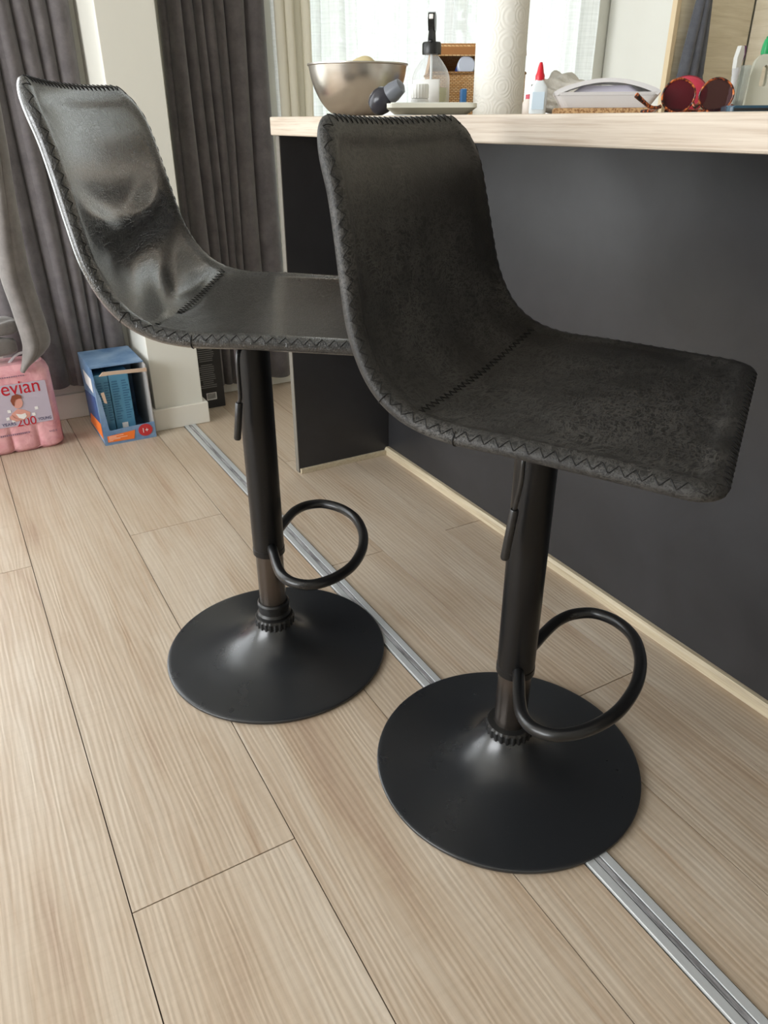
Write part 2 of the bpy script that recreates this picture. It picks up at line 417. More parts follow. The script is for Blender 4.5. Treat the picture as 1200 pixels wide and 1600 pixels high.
# outside: lawn and a hedge
LAWN = mat('lawn', (.12, .2, .07), .9)
struct(BX('lawn', -9, 11, YB+.2, 14, -.3, -.2, LAWN, bev=0))
struct(BX('lawn_side', -11, XL-.2, -6, YB+.2, -.3, -.2, LAWN, bev=0))
LEAF = mat('leaves', (.25, .42, .16), .7)
def tree(x, y, h, r, label):
    t = thing('garden_tree', label, 'tree', (x, y, -.2))
    TU('trunk', [(0, 0, 0), (.02, 0, h*.5), (0, .03, h*.75)], .06, mat('bark', (.12, .09, .06), .9), t, 8)
    bm = bmesh.new(); rr = random.Random(int(x*10))
    for i in range(900):
        d = Vector((rr.gauss(0, 1), rr.gauss(0, 1), rr.gauss(0, 1))).normalized()*r*rr.random()**.4
        p = Vector((0, 0, h*.75))+Vector((d.x, d.y, d.z*1.25)); s = rr.uniform(.05, .11)
        a = Vector((rr.gauss(0, 1), rr.gauss(0, 1), rr.gauss(0, 1))).normalized(); b = a.orthogonal().normalized()
        vs = [bm.verts.new(p+a*s*q+b*s*.6*w_) for q, w_ in ((1, 0), (0, 1), (-1, 0), (0, -1))]; bm.faces.new(vs)
    link('crown', bm, LEAF, t)
tree(2.35, 5.2, 2.3, .8, 'blurred green garden tree behind the sheer curtain, at its left end')
tree(3.7, 6.2, 2.9, .9, 'blurred green garden tree behind the sheer curtain above the spray bottle')

# ------------------------------------------------------------------ curtains
def pleats(x, cr, depth, sharp=.6):
    for i, (a, b) in enumerate(zip(cr, cr[1:])):
        if a <= x <= b:
            f = (x-a)/(b-a); d = depth[i % len(depth)]
            return d*max(0, math.sin(PI*f))**sharp
    return 0
def curtain(name, x0, x1, y, zt, zb, cr, depth, m, label, cat, shift=None, flare=.0, nx=160, nz=40, hem=None, thick=.004, sharp=.6):
    bm = bmesh.new(); g = []
    for j in range(nz+1):
        tz = j/nz; row = []
        for i in range(nx+1):
            u = i/nx; x = x0+(x1-x0)*u
            zz = zt+((hem(x) if hem else zb)-zt)*tz
            yy = y-pleats(x, cr, depth, sharp)*(1+.12*math.sin(5*x+3*tz*2))
            sx = (shift(tz, u) if shift else 0)+.006*math.sin(7*tz+25*x)
            row.append(bm.verts.new((x+sx, yy-flare*tz, zz)))
        g.append(row)
    for a, b in zip(g, g[1:]):
        for i in range(nx): bm.faces.new((a[i], a[i+1], b[i+1], b[i]))
    o = link(name, bm, m, None, True, 180); setp(o, label, cat)
    s = o.modifiers.new('t', 'SOLIDIFY'); s.thickness = thick; s.offset = 1
    return o
# right grey curtain next to the pillar
def hemR(x): return .040 if x < .905 else (.14 if x < .985 else .036)
curtain('grey_curtain', .728, 1.058, 2.608, 2.4, .05, [.728, .746, .795, .829, .852, .887, .911, .985, 1.058], [.02, .045, .035, .04, .03, .04, .05, .045], VELVET,
        'grey velvet curtain hanging right of the white pillar, beside the sheer curtain', 'curtain', hem=hemR, nx=220)
curtain('grey_curtain', .10, .462, 2.606, 2.4, .10, [.10, .20, .270, .318, .360, .400, .462], [.05, .05, .05, .045, .04, .05], VELVET,
        'grey velvet curtain hanging left of the white pillar, behind the left stool', 'curtain', hem=lambda x: .18 if x > .345 else .125, nx=220,
        shift=lambda tz, u: (.0 if u < .5 else .012*tz))
# the fold pulled forward, its hem lying over the water pack
def draped():
    rowz = [2.4, 1.6, .928, .747, .548, .43, .34, .306, .268, .250]
    xl = [.20, .19, .176, .163, .136, .144, .151, .147, .136, .129]
    xr = [.28, .24, .221, .212, .206, .214, .220, .203, .152, .133]
    bm = bmesh.new(); g = []
    zz = catmull([(z, a, b) for z, a, b in zip(rowz, xl, xr)], 6)
    for z, a, b in zz:
        row = []
        for i in range(25):
            f = i/24; w = b-a
            row.append(bm.verts.new((a+w*f, 2.392-.024*sm(.5, .3, z)-.030*math.sin(PI*f)**.7*min(1, w/.05)-.012*max(0, math.sin(2*PI*f)), z)))
        g.append(row)
    for p, q in zip(g, g[1:]):
        for i in range(24): bm.faces.new((p[i], p[i+1], q[i+1], q[i]))
    o = link('grey_curtain', bm, VELVETL, None, True, 180)
    setp(o, 'lighter grey curtain fold at the left edge, its tip hanging over the pink water pack', 'curtain')
    s = o.modifiers.new('t', 'SOLIDIFY'); s.thickness = .005
draped()
# bundled cloth lying on the pack
def cushion_lump(name, x0, x1, y0, y1, z0, z1, m, label, cat, seed, amp=.010):
    bm = bmesh.new(); bmesh.ops.create_icosphere(bm, subdivisions=5, radius=1)
    rr = random.Random(seed); ph = [rr.uniform(0, 6) for _ in range(6)]
    for v_ in bm.verts:
        p = v_.co.copy(); q = Vector([math.copysign(abs(c)**.38, c) for c in p])
        dz = amp*(math.sin(q.x*5+q.y*3+ph[0])+.6*math.sin(q.x*11-q.y*7+ph[1]))*(1-abs(p.z)*.4)
        v_.co = Vector(((x0+x1)/2+q.x*(x1-x0)/2, (y0+y1)/2+q.y*(y1-y0)/2, (z0+z1)/2+q.z*(z1-z0)/2+dz*max(0, p.z)))
    o = link(name, bm, m, None, True, 180); return setp(o, label, cat)
cushion_lump('folded_blanket', -.30, .135, 2.395, 2.475, .288, .338, VELVETL, 'dark grey velvet bundle lying directly on the pink water pack', 'blanket', 2)
cushion_lump('folded_blanket', -.30, .15, 2.40, 2.48, .345, .392, VELVETL, 'upper layer of grey velvet bundled over the water pack, behind the curtain fold', 'blanket', 5)
# sheer
sh = [1.075]; rr = random.Random(9)
while sh[-1] < 2.41: sh.append(sh[-1]+rr.uniform(.035, .10))
sh[-1] = 2.43
curtain('sheer_curtain', 1.075, 2.43, 2.585, 2.4, .09, sh, [.03, .045, .02, .05, .035], SHEER, 'white sheer curtain in front of the bright back window', 'curtain', nx=420, nz=10, thick=.001, sharp=.9)
CREAM = mat('cream_lining', srgb(240, 236, 222), .8)
_tl = N(CREAM, 'ShaderNodeBsdfTranslucent'); _tl.inputs['Color'].default_value = (.93, .90, .82, 1); _mx = N(CREAM, 'ShaderNodeMixShader'); _mx.inputs[0].default_value = .5
L(CREAM, B(CREAM).outputs[0], _mx.inputs[1]); L(CREAM, _tl.outputs[0], _mx.inputs[2]); L(CREAM, _mx.outputs[0], CREAM.node_tree.nodes['Material Output'].inputs[0])
curtain('cream_curtain', 1.068, 1.165, 2.53, 2.4, .09, [1.068, 1.09, 1.115, 1.14, 1.165], [.02, .03, .015, .03], CREAM, 'cream curtain strip bunched between grey curtain and sheer curtain', 'curtain', nx=90)
sh2 = [-1.95]
while sh2[-1] < .1: sh2.append(sh2[-1]+rr.uniform(.05, .12))
TU('curtain_rail', [(-1.9, 2.54, 2.42), (2.5, 2.54, 2.42)], .012, PVC)
setp(bpy.data.objects['curtain_rail'], 'white curtain rail above the windows', 'curtain rail')

# ------------------------------------------------------------------ breakfast counter
ct = thing('breakfast_counter', 'black breakfast bar with a black overhang panel at its far end', 'counter', (1.05, 1.2, 0))
def CB(name, x0, x1, y0, y1, z0, z1, m, bev=.001):
    o = BX(name, x0-1.05, x1-1.05, y0-1.2, y1-1.2, z0, z1, m, ct, bev); return o
CB('front_panel', 1.05, 1.07, -.9, 1.832, .002, .868, BLKPANEL)
CB('end_panel', .754, 1.0499, 1.812, 1.832, .002, .868, BLKPANEL)
CB('panel_edge', .752, .754, 1.812, 1.832, .002, .868, EDGE, 0)
CB('cabinet_body', 1.07, 1.62, -.9, 1.82, .1, .868, mat('cabinet_white', (.8, .8, .78), .5))
CB('plinth', 1.07, 1.56, -.9, 1.80, 0, .1, PLAST)
bm = bmesh.new()
prism(bm, [(1.036-1.05, 0), (1.05-1.05, 0), (1.05-1.05, .022), (1.041-1.05, .022), (1.036-1.05, .016)], -.9-1.2, 1.812-1.2)
link('floor_trim', bm, BEIGE, ct)
CB('floor_trim', .756, 1.05, 1.802, 1.812, 0, .014, BEIGE)
wt = BX('worktop', .742, 1.66, -.95, 1.838, .8685, .907, WTOP, None, .003)
setp(wt, 'pale wood-grain worktop of the black breakfast bar', 'worktop')
# kitchen side
kc = thing('kitchen_cabinet', 'kitchen base cabinets along the right wall behind the bar', 'cabinet', (2.6, 1, 0))
BX('body', -.22, .36, -1.8, 1.27, .0, .868, mat('cabinet_cream', (.75, .73, .68), .5), kc)
BX('worktop', -.25, .36, -1.8, 1.27, .869, .907, WTOP, kc)
OAK = wood_top('pale_oak_panel', srgb(196, 183, 156), srgb(214, 202, 178), rot=(0, PI/2, 0), sx=.35, sy=1.)
def oakm():
    m = mat('oak_veneer', (.5, .45, .35), .5)
    n = noise(m, coords(m, (1.6, 1.6, 20)), 1.5, 5, .6, 1.4); f = noise(m, coords(m, (8, 8, 180)), 1, 3, .6)
    c = ramp(m, n, [(.3, srgb(214, 202, 176)), (.65, srgb(232, 222, 200))]); c = mixc(m, .5, c, ramp(m, f, [(.3, (.85, .83, .8)), (.5, (1, 1, 1))]), 'MULTIPLY')
    L(m, c, B(m).inputs['Base Color']); return m
OAK = oakm()
tc = thing('tall_cabinet', 'tall pale oak cabinet beside the back window, a towel on its side', 'cabinet', (2.52, 2.28, 0))
BX('side_panel', .022, .425, 0, .018, 0, 2.3, OAK, tc)
BX('body', .002, .425, .019, .335, 0, 2.3, mat('cabinet_white_side', srgb(226, 224, 216), .5), tc)
BX('panel_edge', 0, .021, -.004, .0185, 0, 2.3, mat('panel_edge_light', srgb(226, 204, 168), .5), tc, .001)
struct(BX('wall_kitchen_splashback', XR-.018, XR-.001, -.8, 2.279, .907, 2.2, OAK))

# ------------------------------------------------------------------ bar stools
CUR = [(-0.1956, 0.919), (-0.1912, 0.9024), (-0.1745, 0.8563), (-0.1645, 0.8127), (-0.1543, 0.7617), (-0.142, 0.7113), (-0.1183, 0.6675), (-0.0847, 0.6413), (-0.0378, 0.6286), (0.0294, 0.6258), (0.0999, 0.6222), (0.1652, 0.6188), (0.2053, 0.6163), (0.2318, 0.6153)]
def seat_profile():
    p = catmull([(u, z, 0) for u, z in CUR], 20)
    d = [0]
    for a, b in zip(p, p[1:]): d.append(d[-1]+(b-a).length)
    tot = d[-1]; n = 400; out = []; k = 0
    for i in range(n+1):
        s = tot*i/n
        while k < len(d)-2 and d[k+1] < s: k += 1
        f = (s-d[k])/(d[k+1]-d[k]); q = p[k].lerp(p[k+1], f); out.append((q.x, q.y))
    for _ in range(14):
        out = [out[0]]+[((a[0]+2*b[0]+c[0])/4, (a[1]+2*b[1]+c[1])/4) for a, b, c in zip(out, out[1:], out[2:])]+[out[-1]]
    return out, tot
PROF, SL = seat_profile()
W0, TH = .2278, .0108; RC = .0588; RB = .021
def frame(s):
    f = min(.99999, max(0, s/SL))*400; i = int(f); f -= i
    a, b = PROF[i], PROF[min(i+1, 400)]; i0, i1 = max(0, i-5), min(400, i+6)
    t = Vector((PROF[i1][0]-PROF[i0][0], 0, PROF[i1][1]-PROF[i0][1])).normalized()
    nrm = Vector((-t.z, 0, t.x))
    return Vector((a[0]+(b[0]-a[0])*f, 0, a[1]+(b[1]-a[1])*f)), t, nrm
# arc length where the cross seam sits
SS = min(range(401), key=lambda i: (PROF[i][0]+.074)**2+(PROF[i][1]-.649)**2)/400*SL
def rc_(s): return .036 if s > SL/2 else RC
def sdf(s, t):
    RC = rc_(s); qx = abs(s-SL/2)-(SL/2-RC); qy = abs(t)-(W0-RC)
    return RC-(math.hypot(max(qx, 0), max(qy, 0))+min(max(qx, qy), 0))
def cup(s, t):
    a = t/W0
    back = 1-sm(SS-.05, SS+.10, s)
    return -(.016*back+.007)*(1-a*a)
def place(s, t, n):
    c, tg, nr = frame(s); p = c+nr*(n+cup(s, t)-.585*TH); p.y = t*(1-.1247*sm(SS, 0, s))
    return p
def seat_mesh(dent):
    bm = bmesh.new(); NS, NT = 150, 70
    ts = [math.sin(PI/2*(2*j/NT-1)) for j in range(NT+1)]
    ts = [.55*a+.45*(2*j/NT-1) for j, a in enumerate(ts)]
    top, bot = [], []
    for i in range(NS+1):
        f = i/NS; g = .5-.5*math.cos(PI*f); s = SL*(.35*g+.65*f)
        e = min(s, SL-s); RC = rc_(s)
        w = W0 if e >= RC else W0-RC+math.sqrt(max(0, RC*RC-(RC-e)**2))
        rt, rb = [], []
        for a in ts:
            t = a*w; d = max(0, sdf(s, t)); h = TH*math.sqrt(max(0, 1-(1-min(d/RB, 1))**2))
            inner = sm(.018, .034, d)
            dn = -.0035*inner+dent(s, t)*inner
            dn -= .0022*math.exp(-((s-SS)/.003)**2)*sm(.01, .02, d)
            rt.append(bm.verts.new(place(s, t, h+dn)))
            edge = abs(a) > .99999 or i in (0, NS)
            rb.append(rt[-1] if edge else bm.verts.new(place(s, t, -h)))
        top.append(rt); bot.append(rb)
    for G in (top, bot):
        for a, b in zip(G, G[1:]):
            for j in range(NT):
                try: bm.faces.new((a[j], a[j+1], b[j+1], b[j]))
                except ValueError: pass
    bmesh.ops.remove_doubles(bm, verts=bm.verts[:], dist=1e-5)
    return bm
def outline(n_straight=.0085, inset=RB):
    # closed loop round the shell, inset by the rim radius; returns (s,t,os,ot)
    rb, rf = RC-inset, .036-inset; rc = rb; pts = []
    hs, ht = SL/2-inset, W0-inset
    def seg(p, q, o):
        L_ = math.dist(p, q); k = max(1, int(L_/n_straight))
        for i in range(k): f = i/k; pts.append((p[0]+(q[0]-p[0])*f, p[1]+(q[1]-p[1])*f, *o))
    def arc(cx, cy, a0, rc):
        k = max(2, int(rc*PI/2/n_straight))
        for i in range(k):
            a = a0+PI/2*i/k; pts.append((cx+rc*math.cos(a), cy+rc*math.sin(a), math.cos(a), math.sin(a)))
    m_ = SL/2
    seg((m_+hs, -ht+rf), (m_+hs, ht-rf), (1, 0)); arc(m_+hs-rf, ht-rf, 0, rf)
    seg((m_+hs-rf, ht), (m_-hs+rc, ht), (0, 1)); arc(m_-hs+rc, ht-rc, PI/2, rc)
    seg((m_-hs, ht-rc), (m_-hs, -ht+rc), (-1, 0)); arc(m_-hs+rc, -ht+rc, PI, rc)
    seg((m_-hs+rc, -ht), (m_+hs-rf, -ht), (0, -1)); arc(m_+hs-rf, -ht+rf, 3*PI/2, rf)
    return pts
def rim_pt(s, t, os, ot, phi, r):
    return place(min(SL, max(0, s+os*(r+RB-TH)*math.cos(phi))), t+ot*(r+RB-TH)*math.cos(phi), r*math.sin(phi))
def stitches():
    bm = bmesh.new(); pts = []
    ol = outline(.0076); n = len(ol)-len(ol) % 2
    for i in range(n):
        a, b = ol[i], ol[(i+1) % n]; pa, pb = (56, 12) if i % 2 else (12, 56)
        for k in range(4):
            f = k/4; q = [a[j]+(b[j]-a[j])*f for j in range(4)]
            pts.append(rim_pt(*q, math.radians(pa+(pb-pa)*f), TH+.0004))
    # densify so the thread hugs the rim
    tube(bm, pts, .0005, 4, True)
    return bm
def cross_seam():
    bm = bmesh.new(); pts = []; n = 56
    for i in range(n+1):
        t = -(W0-.026)+2*(W0-.026)*i/n
        pts.append(place(SS+(.004 if i % 2 else -.004), t, TH-.0038))
    tube(bm, pts, .0006, 5); return bm
def rim_seams(parent):
    for side in (-1, 1):
        for s in (SS-.035, SS+.05):
            bm = bmesh.new(); pts = [rim_pt(s, side*(W0-RB), 0, side, math.radians(a), TH+.0004) for a in range(-75, 50, 12)]
            tube(bm, pts, .0007, 5); link('rim_seam', bm, THREAD, parent, True, 180)
def rz_(c, a, r=1): return (c[0]+r*math.cos(a), c[1]+r*math.sin(a))
def make_stool(label, loc, heading, dz, shell, tube_bottom, ring_z, ring_slope, lm, dent, bush, lever):
    t = thing('bar_stool', label, 'bar stool', (loc[0], loc[1], 0), heading, 'bar stools')
    # base: trumpet foot
    prof = [(0, .0), (.198, .0), (.2045, .002), (.205, .005), (.2035, .0072), (.195, .0085), (.175, .0098), (.15, .012), (.125, .0155), (.105, .0195), (.088, .0245), (.073, .031), (.06, .039), (.05, .0475), (.042, .0565), (.037, .064), (.035, .068), (0, .068)]
    pr = [prof[0], prof[1]]+[(p.x, p.y) for p in catmull([(a, b, 0) for a, b in prof[2:-1]], 4)]+[prof[-1]]
    base = LA('base', pr, BASEM, t, 96)
    # ribbed collar
    bm = bmesh.new(); seg = 96; prev = None
    cprof = [(0, .062), (.034, .062), (.0365, .066), (.0365, .080), (.034, .084), (.030, .085), (0, .085)]
    rings = lathe(bm, cprof, seg)
    for ri in (2, 3):
        for k, v_ in enumerate(rings[ri]):
            q = 1.0 if (k//2) % 2 else .955; v_.co.x *= q; v_.co.y *= q
    link('collar', bm, PLAST, t, True, 25)
    if bush:
        LA('bushing', [(0, .084), (.030, .084), (.031, .09), (.028, .094), (.028, .103), (.0295, .106), (.0295, .112), (.027, .115), (0, .115)], PLAST, t, 48)
    LA('inner_tube', [(0, .080), (.0245, .080), (.0245, tube_bottom+.02), (0, tube_bottom+.02)], INNER, t, 48)
    ztop = .585+dz
    ot = LA('outer_tube', [(0, tube_bottom), (.026, tube_bottom), (.0282, tube_bottom+.0015), (.0282, tube_bottom+.012), (.0275, tube_bottom+.0125), (.0275, ztop-.005), (0, ztop-.005)], TUBEM, t, 48)
    # footrest
    half = [(.010, .026), (.016, .048), (.026, .085), (.038, .115), (.058, .136), (.088, .142), (.122, .124), (.150, .088), (.165, .042), (.169, 0)]
    full = [(u, -v_) for u, v_ in half]+[(u, v_) for u, v_ in half[-2::-1]]
    pts = catmull([(u, v_, ring_z+ring_slope*u) for u, v_ in full], 7)
    TU('footrest', pts, .0088, RINGM, t, 14)
    # shell
    sh_ = link('seat_shell', seat_mesh(dent), lm, t, True, 180); sh_.location = shell[:3]; sh_.rotation_euler = (0, 0, math.radians(shell[3]))
    o = link('stitching', stitches(), THREAD, sh_, True, 180); o2 = link('cross_seam', cross_seam(), THREAD, sh_, True, 180)
    rim_seams(sh_)
    # plate and gas-lift lever
    bm = bmesh.new(); prism(bm, rrect(-.09, .09, -.085, .085, .02), .590+dz, .597+dz, 'z'); lathe(bm, [(0, .565+dz), (.036, .565+dz), (.042, .590+dz), (0, .590+dz)], 32)
    link('mounting_plate', bm, PLAST, t, True, 30)
    lv = TU('lever', catmull(lever[:-1], 6), .0032, RINGM, t, 10)
    a, b = Vector(lever[-2]), Vector(lever[-1])
    TU('grip', [a, a.lerp(b, .03), b.lerp(a, .04), b], lambda f: .0058 if .01 < f < .99 else .0048, PLAST, lv, 14)
    return t
def gauss(s, t, s0, t0, a, b): return math.exp(-((s-s0)/a)**2-((t-t0)/b)**2)
def dentR(s, t):
    return .0035*gauss(s, t, SS-.06, -.10, .05, .06)-.002*gauss(s, t, SS-.13, .05, .06, .1)+.0008*math.sin(40*s+18*t)*math.exp(-((s-SS+.05)/.06)**2)
def dentL(s, t):
    r = .0
    d = s-(SS-.155+.03*math.cos(9*t))                     # ridge of slack leather across the back
    r += .009*math.exp(-(d/.022)**2)*(1-sm(.10, .2, abs(t)))
    r -= .012*gauss(s, t, SS-.085, .02, .05, .12)
    r += .008*math.exp(-((s-SS+.045+.25*t)/.018)**2)*sm(-.2, -.02, -abs(t+.03))
    r -= .006*gauss(s, t, SS-.02, .06, .022, .1)
    r += .0015*math.sin(55*s+30*t)*math.exp(-((s-SS+.07)/.07)**2)
    return r
make_stool('black leather bar stool nearest the camera, its seat lower and turned toward the viewer', (.5944, .6526), math.radians(-53), 0.0, (-.0043, .0299, -.0092, -4), .181, .197, .20, LEATHER, dentR, False,
           [(0, -.022, .575), (-.001, -.045, .570), (-.004, -.06, .545), (-.004, -.062, .516), (-.010, -.058, .475), (-.018, -.055, .400)])
make_stool('black leather bar stool farther back on the left, its back sagging, its seat higher', (.3874, 1.0944), math.radians(-29), .029, (-.0011, .0089, .0324, -2), .217, .240, .0, LEATHER2, dentL, True,
           [(-.002, -.022, .605), (-.008, -.045, .600), (-.013, -.055, .585), (-.014, -.058, .53), (-.017, -.056, .517), (-.026, -.052, .455)])

# ------------------------------------------------------------------ things on the floor by the pillar
PINK = mat('pink_film', srgb(228, 165, 172), .28, 0, .5)
nn = noise(PINK, coords(PINK), 26, 4, .6, .8); L(PINK, bump(PINK, nn, .5, .004), B(PINK).inputs['Normal'])
L(PINK, ramp(PINK, nn, [(.3, srgb(216, 148, 158)), (.7, srgb(238, 184, 188))]), B(PINK).inputs['Base Color'])
RED = mat('red_ink', srgb(190, 10, 40), .4); NAVY = mat('navy_ink', srgb(60, 66, 110), .5); LILAC = mat('lilac_panel', srgb(190, 180, 196), .35)
SKIN = mat('illustration_skin', srgb(222, 160, 146), .6); HAIR = mat('illustration_hair', srgb(140, 74, 50), .6); WHITE = mat('white_print', srgb(240, 238, 236), .5)
INKG = mat('grey_mauve_ink', srgb(140, 110, 130), .6)
ev = thing('water_pack', 'pink shrink-wrapped pack of water bottles with red lettering on the floor', 'water pack', (-.02, 2.4315, 0))
def make_pack():
    # resample every ring to the same count
    bm = bmesh.new(); rings = []; x0, x1, y0, y1 = -.24, .226, -.060, .060; pitch = .0733; NP = 240
    for z in [0, .004, .012, .03, .055, .08, .11, .16, .21, .245, .256, .263, .267]:
        sc = sm(.12, .02, z)*.0 + (.012*(1-sm(.02, .12, z)))
        ins = .012*(1-sm(0, .012, z))+.014*sm(.235, .267, z)**2
        poly = rrect(x0+ins, x1-ins, y0+ins, y1-ins, .030, 8); poly.append(poly[0])
        d = [0]
        for a, b in zip(poly, poly[1:]): d.append(d[-1]+math.dist(a, b))
        row = []; k = 0
        for i in range(NP):
            s_ = d[-1]*i/NP
            while d[k+1] < s_: k += 1
            f = (s_-d[k])/(d[k+1]-d[k]+1e-9); x = poly[k][0]+(poly[k+1][0]-poly[k][0])*f; y = poly[k][1]+(poly[k+1][1]-poly[k][1])*f
            if abs(y) > .035: y -= math.copysign(sc*(1-abs(math.sin(PI*(x-x1)/pitch)))**3, y)
            row.append(bm.verts.new((x, y, z)))
        rings.append(row)
    for a, b in zip(rings, rings[1:]):
        for i in range(NP): bm.faces.new((a[i], a[(i+1) % NP], b[(i+1) % NP], b[i]))
    bm.faces.new(rings[0][::-1]); bm.faces.new(rings[-1])
    return link('shrink_wrap', bm, PINK, ev, True, 60)
make_pack()
FY = -.0612
def flat(name, poly, y, m, parent, t=.0008):
    bm = bmesh.new(); prism(bm, poly, y, y-t, 'y'); return link(name, bm, m, parent)
def ell(cx, cz, rx, rz, n=20, rot=0):
    return [(cx+rx*math.cos(2*PI*i/n)*math.cos(rot)-rz*math.sin(2*PI*i/n)*math.sin(rot), cz+rx*math.cos(2*PI*i/n)*math.sin(rot)+rz*math.sin(2*PI*i/n)*math.cos(rot)) for i in range(n)]
flat('print_panel', rrect(-.04, .205, .088, .215, .004), FY, LILAC, ev)
text('lettering', 'evian', RED, ev, (.082, FY-.001, .184), .104, .038)
text('numeral', '200', RED, ev, (.103, FY-.001, .085), .054, .026)
text('lettering', 'YEARS', NAVY, ev, (.062, FY-.001, .092), .038, .009)
text('lettering', 'YOUNG', NAVY, ev, (.162, FY-.001, .094), .038, .009)
text('lettering', '6x2.5', INKG, ev, (.186, FY-.001, .052), .022, .006)
DX, DZ = .024, .036
sh_p = lambda P_: [(a+DX, b+DZ) for a, b in P_]
baby = flat('baby_illustration', sh_p([(.072, .092), (.064, .078), (.078, .066), (.098, .068), (.118, .074), (.122, .088), (.108, .098), (.090, .104)]), FY-.001, SKIN, ev)
flat('face', sh_p(ell(.094, .122, .0135, .017, rot=-.2)), FY-.0019, SKIN, baby)
flat('hair', sh_p([(.079, .118), (.076, .132), (.083, .146), (.097, .149), (.107, .143), (.108, .134), (.099, .135), (.090, .133), (.085, .124), (.083, .114)]), FY-.0028, HAIR, baby)
flat('bib', sh_p([(.082, .090), (.088, .076), (.100, .070), (.110, .078), (.108, .088), (.096, .086)]), FY-.0019, WHITE, baby)
flat('arm', sh_p([(.064, .084), (.066, .074), (.086, .066), (.090, .070), (.076, .078), (.070, .088)]), FY-.0028, SKIN, baby)
for cx, cz in ((.066, .100), (.058, .078), (.072, .070), (.130, .080), (.141, .098)):
    flat('toy_block', sh_p(rrect(cx-.0045, cx+.0045, cz-.0045, cz+.0045, .001, 2)), FY-.001, WHITE, ev)
bm = bmesh.new()
for i in range(20): box(bm, .03+.0062*i, .0345+.0062*i, FY-.0012, FY-.0004, .236, .239)
link('small_print', bm, INKG, ev); bm = bmesh.new()
for i in range(16): box(bm, .045+.0055*i, .0488+.0055*i, FY-.0012, FY-.0004, .060, .065)
link('small_print', bm, INKG, ev)
TU('carry_strap', catmull([(.12, -.01, .262), (.15, -.012, .288), (.18, -.015, .288), (.205, -.02, .260)], 6), .004, glassy('clear_film', (.9, .9, .92), .5), ev, 8)

# blue carton
BLUE = mat('blue_carton_print', srgb(98, 140, 190), .4); LBLUE = mat('light_blue_carton', srgb(90, 150, 185), .42); DBLUE = mat('dark_blue_print', srgb(56, 84, 136), .45)
nn = noise(BLUE, coords(BLUE), 12, 3, .6); L(BLUE, ramp(BLUE, nn, [(.35, srgb(92, 128, 170)), (.7, srgb(146, 172, 200))]), B(BLUE).inputs['Base Color'])
ORANGE = mat('orange_print', srgb(244, 124, 50), .45); REDP = mat('red_badge', srgb(196, 52, 56), .45); GREYB = mat('grey_board', srgb(170, 168, 166), .8); KRAFT = mat('torn_board', srgb(205, 180, 158), .85)
bb = thing('display_carton', 'open blue cardboard display box standing against the white pillar', 'box', (.39, 2.30, 0))
bb.rotation_euler = (0, 0, 0)
hw = .0795
def side(name, x, m):
    bm = bmesh.new(); prism(bm, [(0, 0), (.235, 0), (.235, .238), (0, .238)], x, x+.003, 'x'); return link(name, bm, m, bb)
bm = bmesh.new(); prism(bm, [(0, 0), (.235, 0), (.235, .238), (.02, .238), (0, .205)], -hw, -hw+.003, 'x'); ls = link('side_panel', bm, BLUE, bb)
rs = side('side_panel', hw-.003, GREYB)
BX('back_panel', -hw, hw, .232, .235, 0, .238, BLUE, bb, 0); BX('bottom_panel', -hw, hw, 0, .235, .0, .003, BLUE, bb, 0)
BX('top_panel', -hw, hw, .03, .235, .238, .241, BLUE, bb, 0)
bm = bmesh.new(); prism(bm, [(-hw, 0), (hw, 0), (hw, .052), (-.055, .046), (-.06, .05), (-.068, .15), (-hw, .205)], -.0005, .0025, 'y'); link('front_panel', bm, BLUE, bb)
bm = bmesh.new(); prism(bm, [(-.062, .222), (-.05, .233), (hw, .228), (hw, .217), (-.02, .222)], -.006, -.001, 'y'); link('torn_edge', bm, KRAFT, bb)
flat('torn_tab', [(-.066, .17), (-.056, .172), (-.052, .135), (-.060, .138)], -.002, KRAFT, bb)
flat('orange_banner', [(-.070, .010), (.010, .008), (.016, .036), (-.070, .030)], -.0012, ORANGE, bb)
flat('age_badge', ell(.048, .030, .022, .020), -.0014, REDP, bb)
text('lettering', '1+', WHITE, bb, (.040, -.0024, .022), .017, .015)
bm = bmesh.new()
for i in range(5): box(bm, -.066, -.066+.012+.011*((i*7) % 5), -.003, -.0021, .0135+.0035*i, .0152+.0035*i)
link('small_print', bm, mat('pale_print', srgb(250, 200, 170), .6), bb)
bm = bmesh.new(); prism(bm, [(.02, .07), (.225, .02), (.225, .12), (.03, .15)], -hw-.0008, -hw-.0002, 'x'); link('side_print', bm, DBLUE, bb)
bm = bmesh.new(); prism(bm, [(.01, .02), (.22, .01), (.19, .05), (.01, .07)], -hw-.0014, -hw-.0007, 'x'); link('side_print', bm, ORANGE, bb)
bm = bmesh.new(); prism(bm, [(.04, .16), (.16, .16), (.18, .20), (.04, .205)], -hw-.0014, -hw-.0007, 'x'); link('side_print', bm, WHITE, bb)
for i, (x0, x1, hh) in enumerate(((-.074, -.033, .212), (-.031, .028, .215))):
    k = thing('milk_carton', ['slim pale blue carton at the left inside the blue display box', 'wider pale blue carton right of it inside the blue display box, white code patch low'][i], 'carton', (.39+(x0+x1)/2, 2.33, .0035))
    w = (x1-x0)/2; BX('carton_body', -w, w, 0, .2, 0, hh, LBLUE, k, .002)
    bm = bmesh.new(); rr = random.Random(i+3)
    for r_ in range(16):
        for c_ in range(2):
            xx = -w+.006+c_*w; box(bm, xx, xx+rr.uniform(.4, .75)*w, -.0008, -.0002, .065+.008*r_, .068+.008*r_)
    link('small_print', bm, mat('mid_blue_print', srgb(58, 112, 150), .5), k)
    if i: BX('code_patch', -.012, .006, -.001, -.0003, .018, .052, WHITE, k, 0)
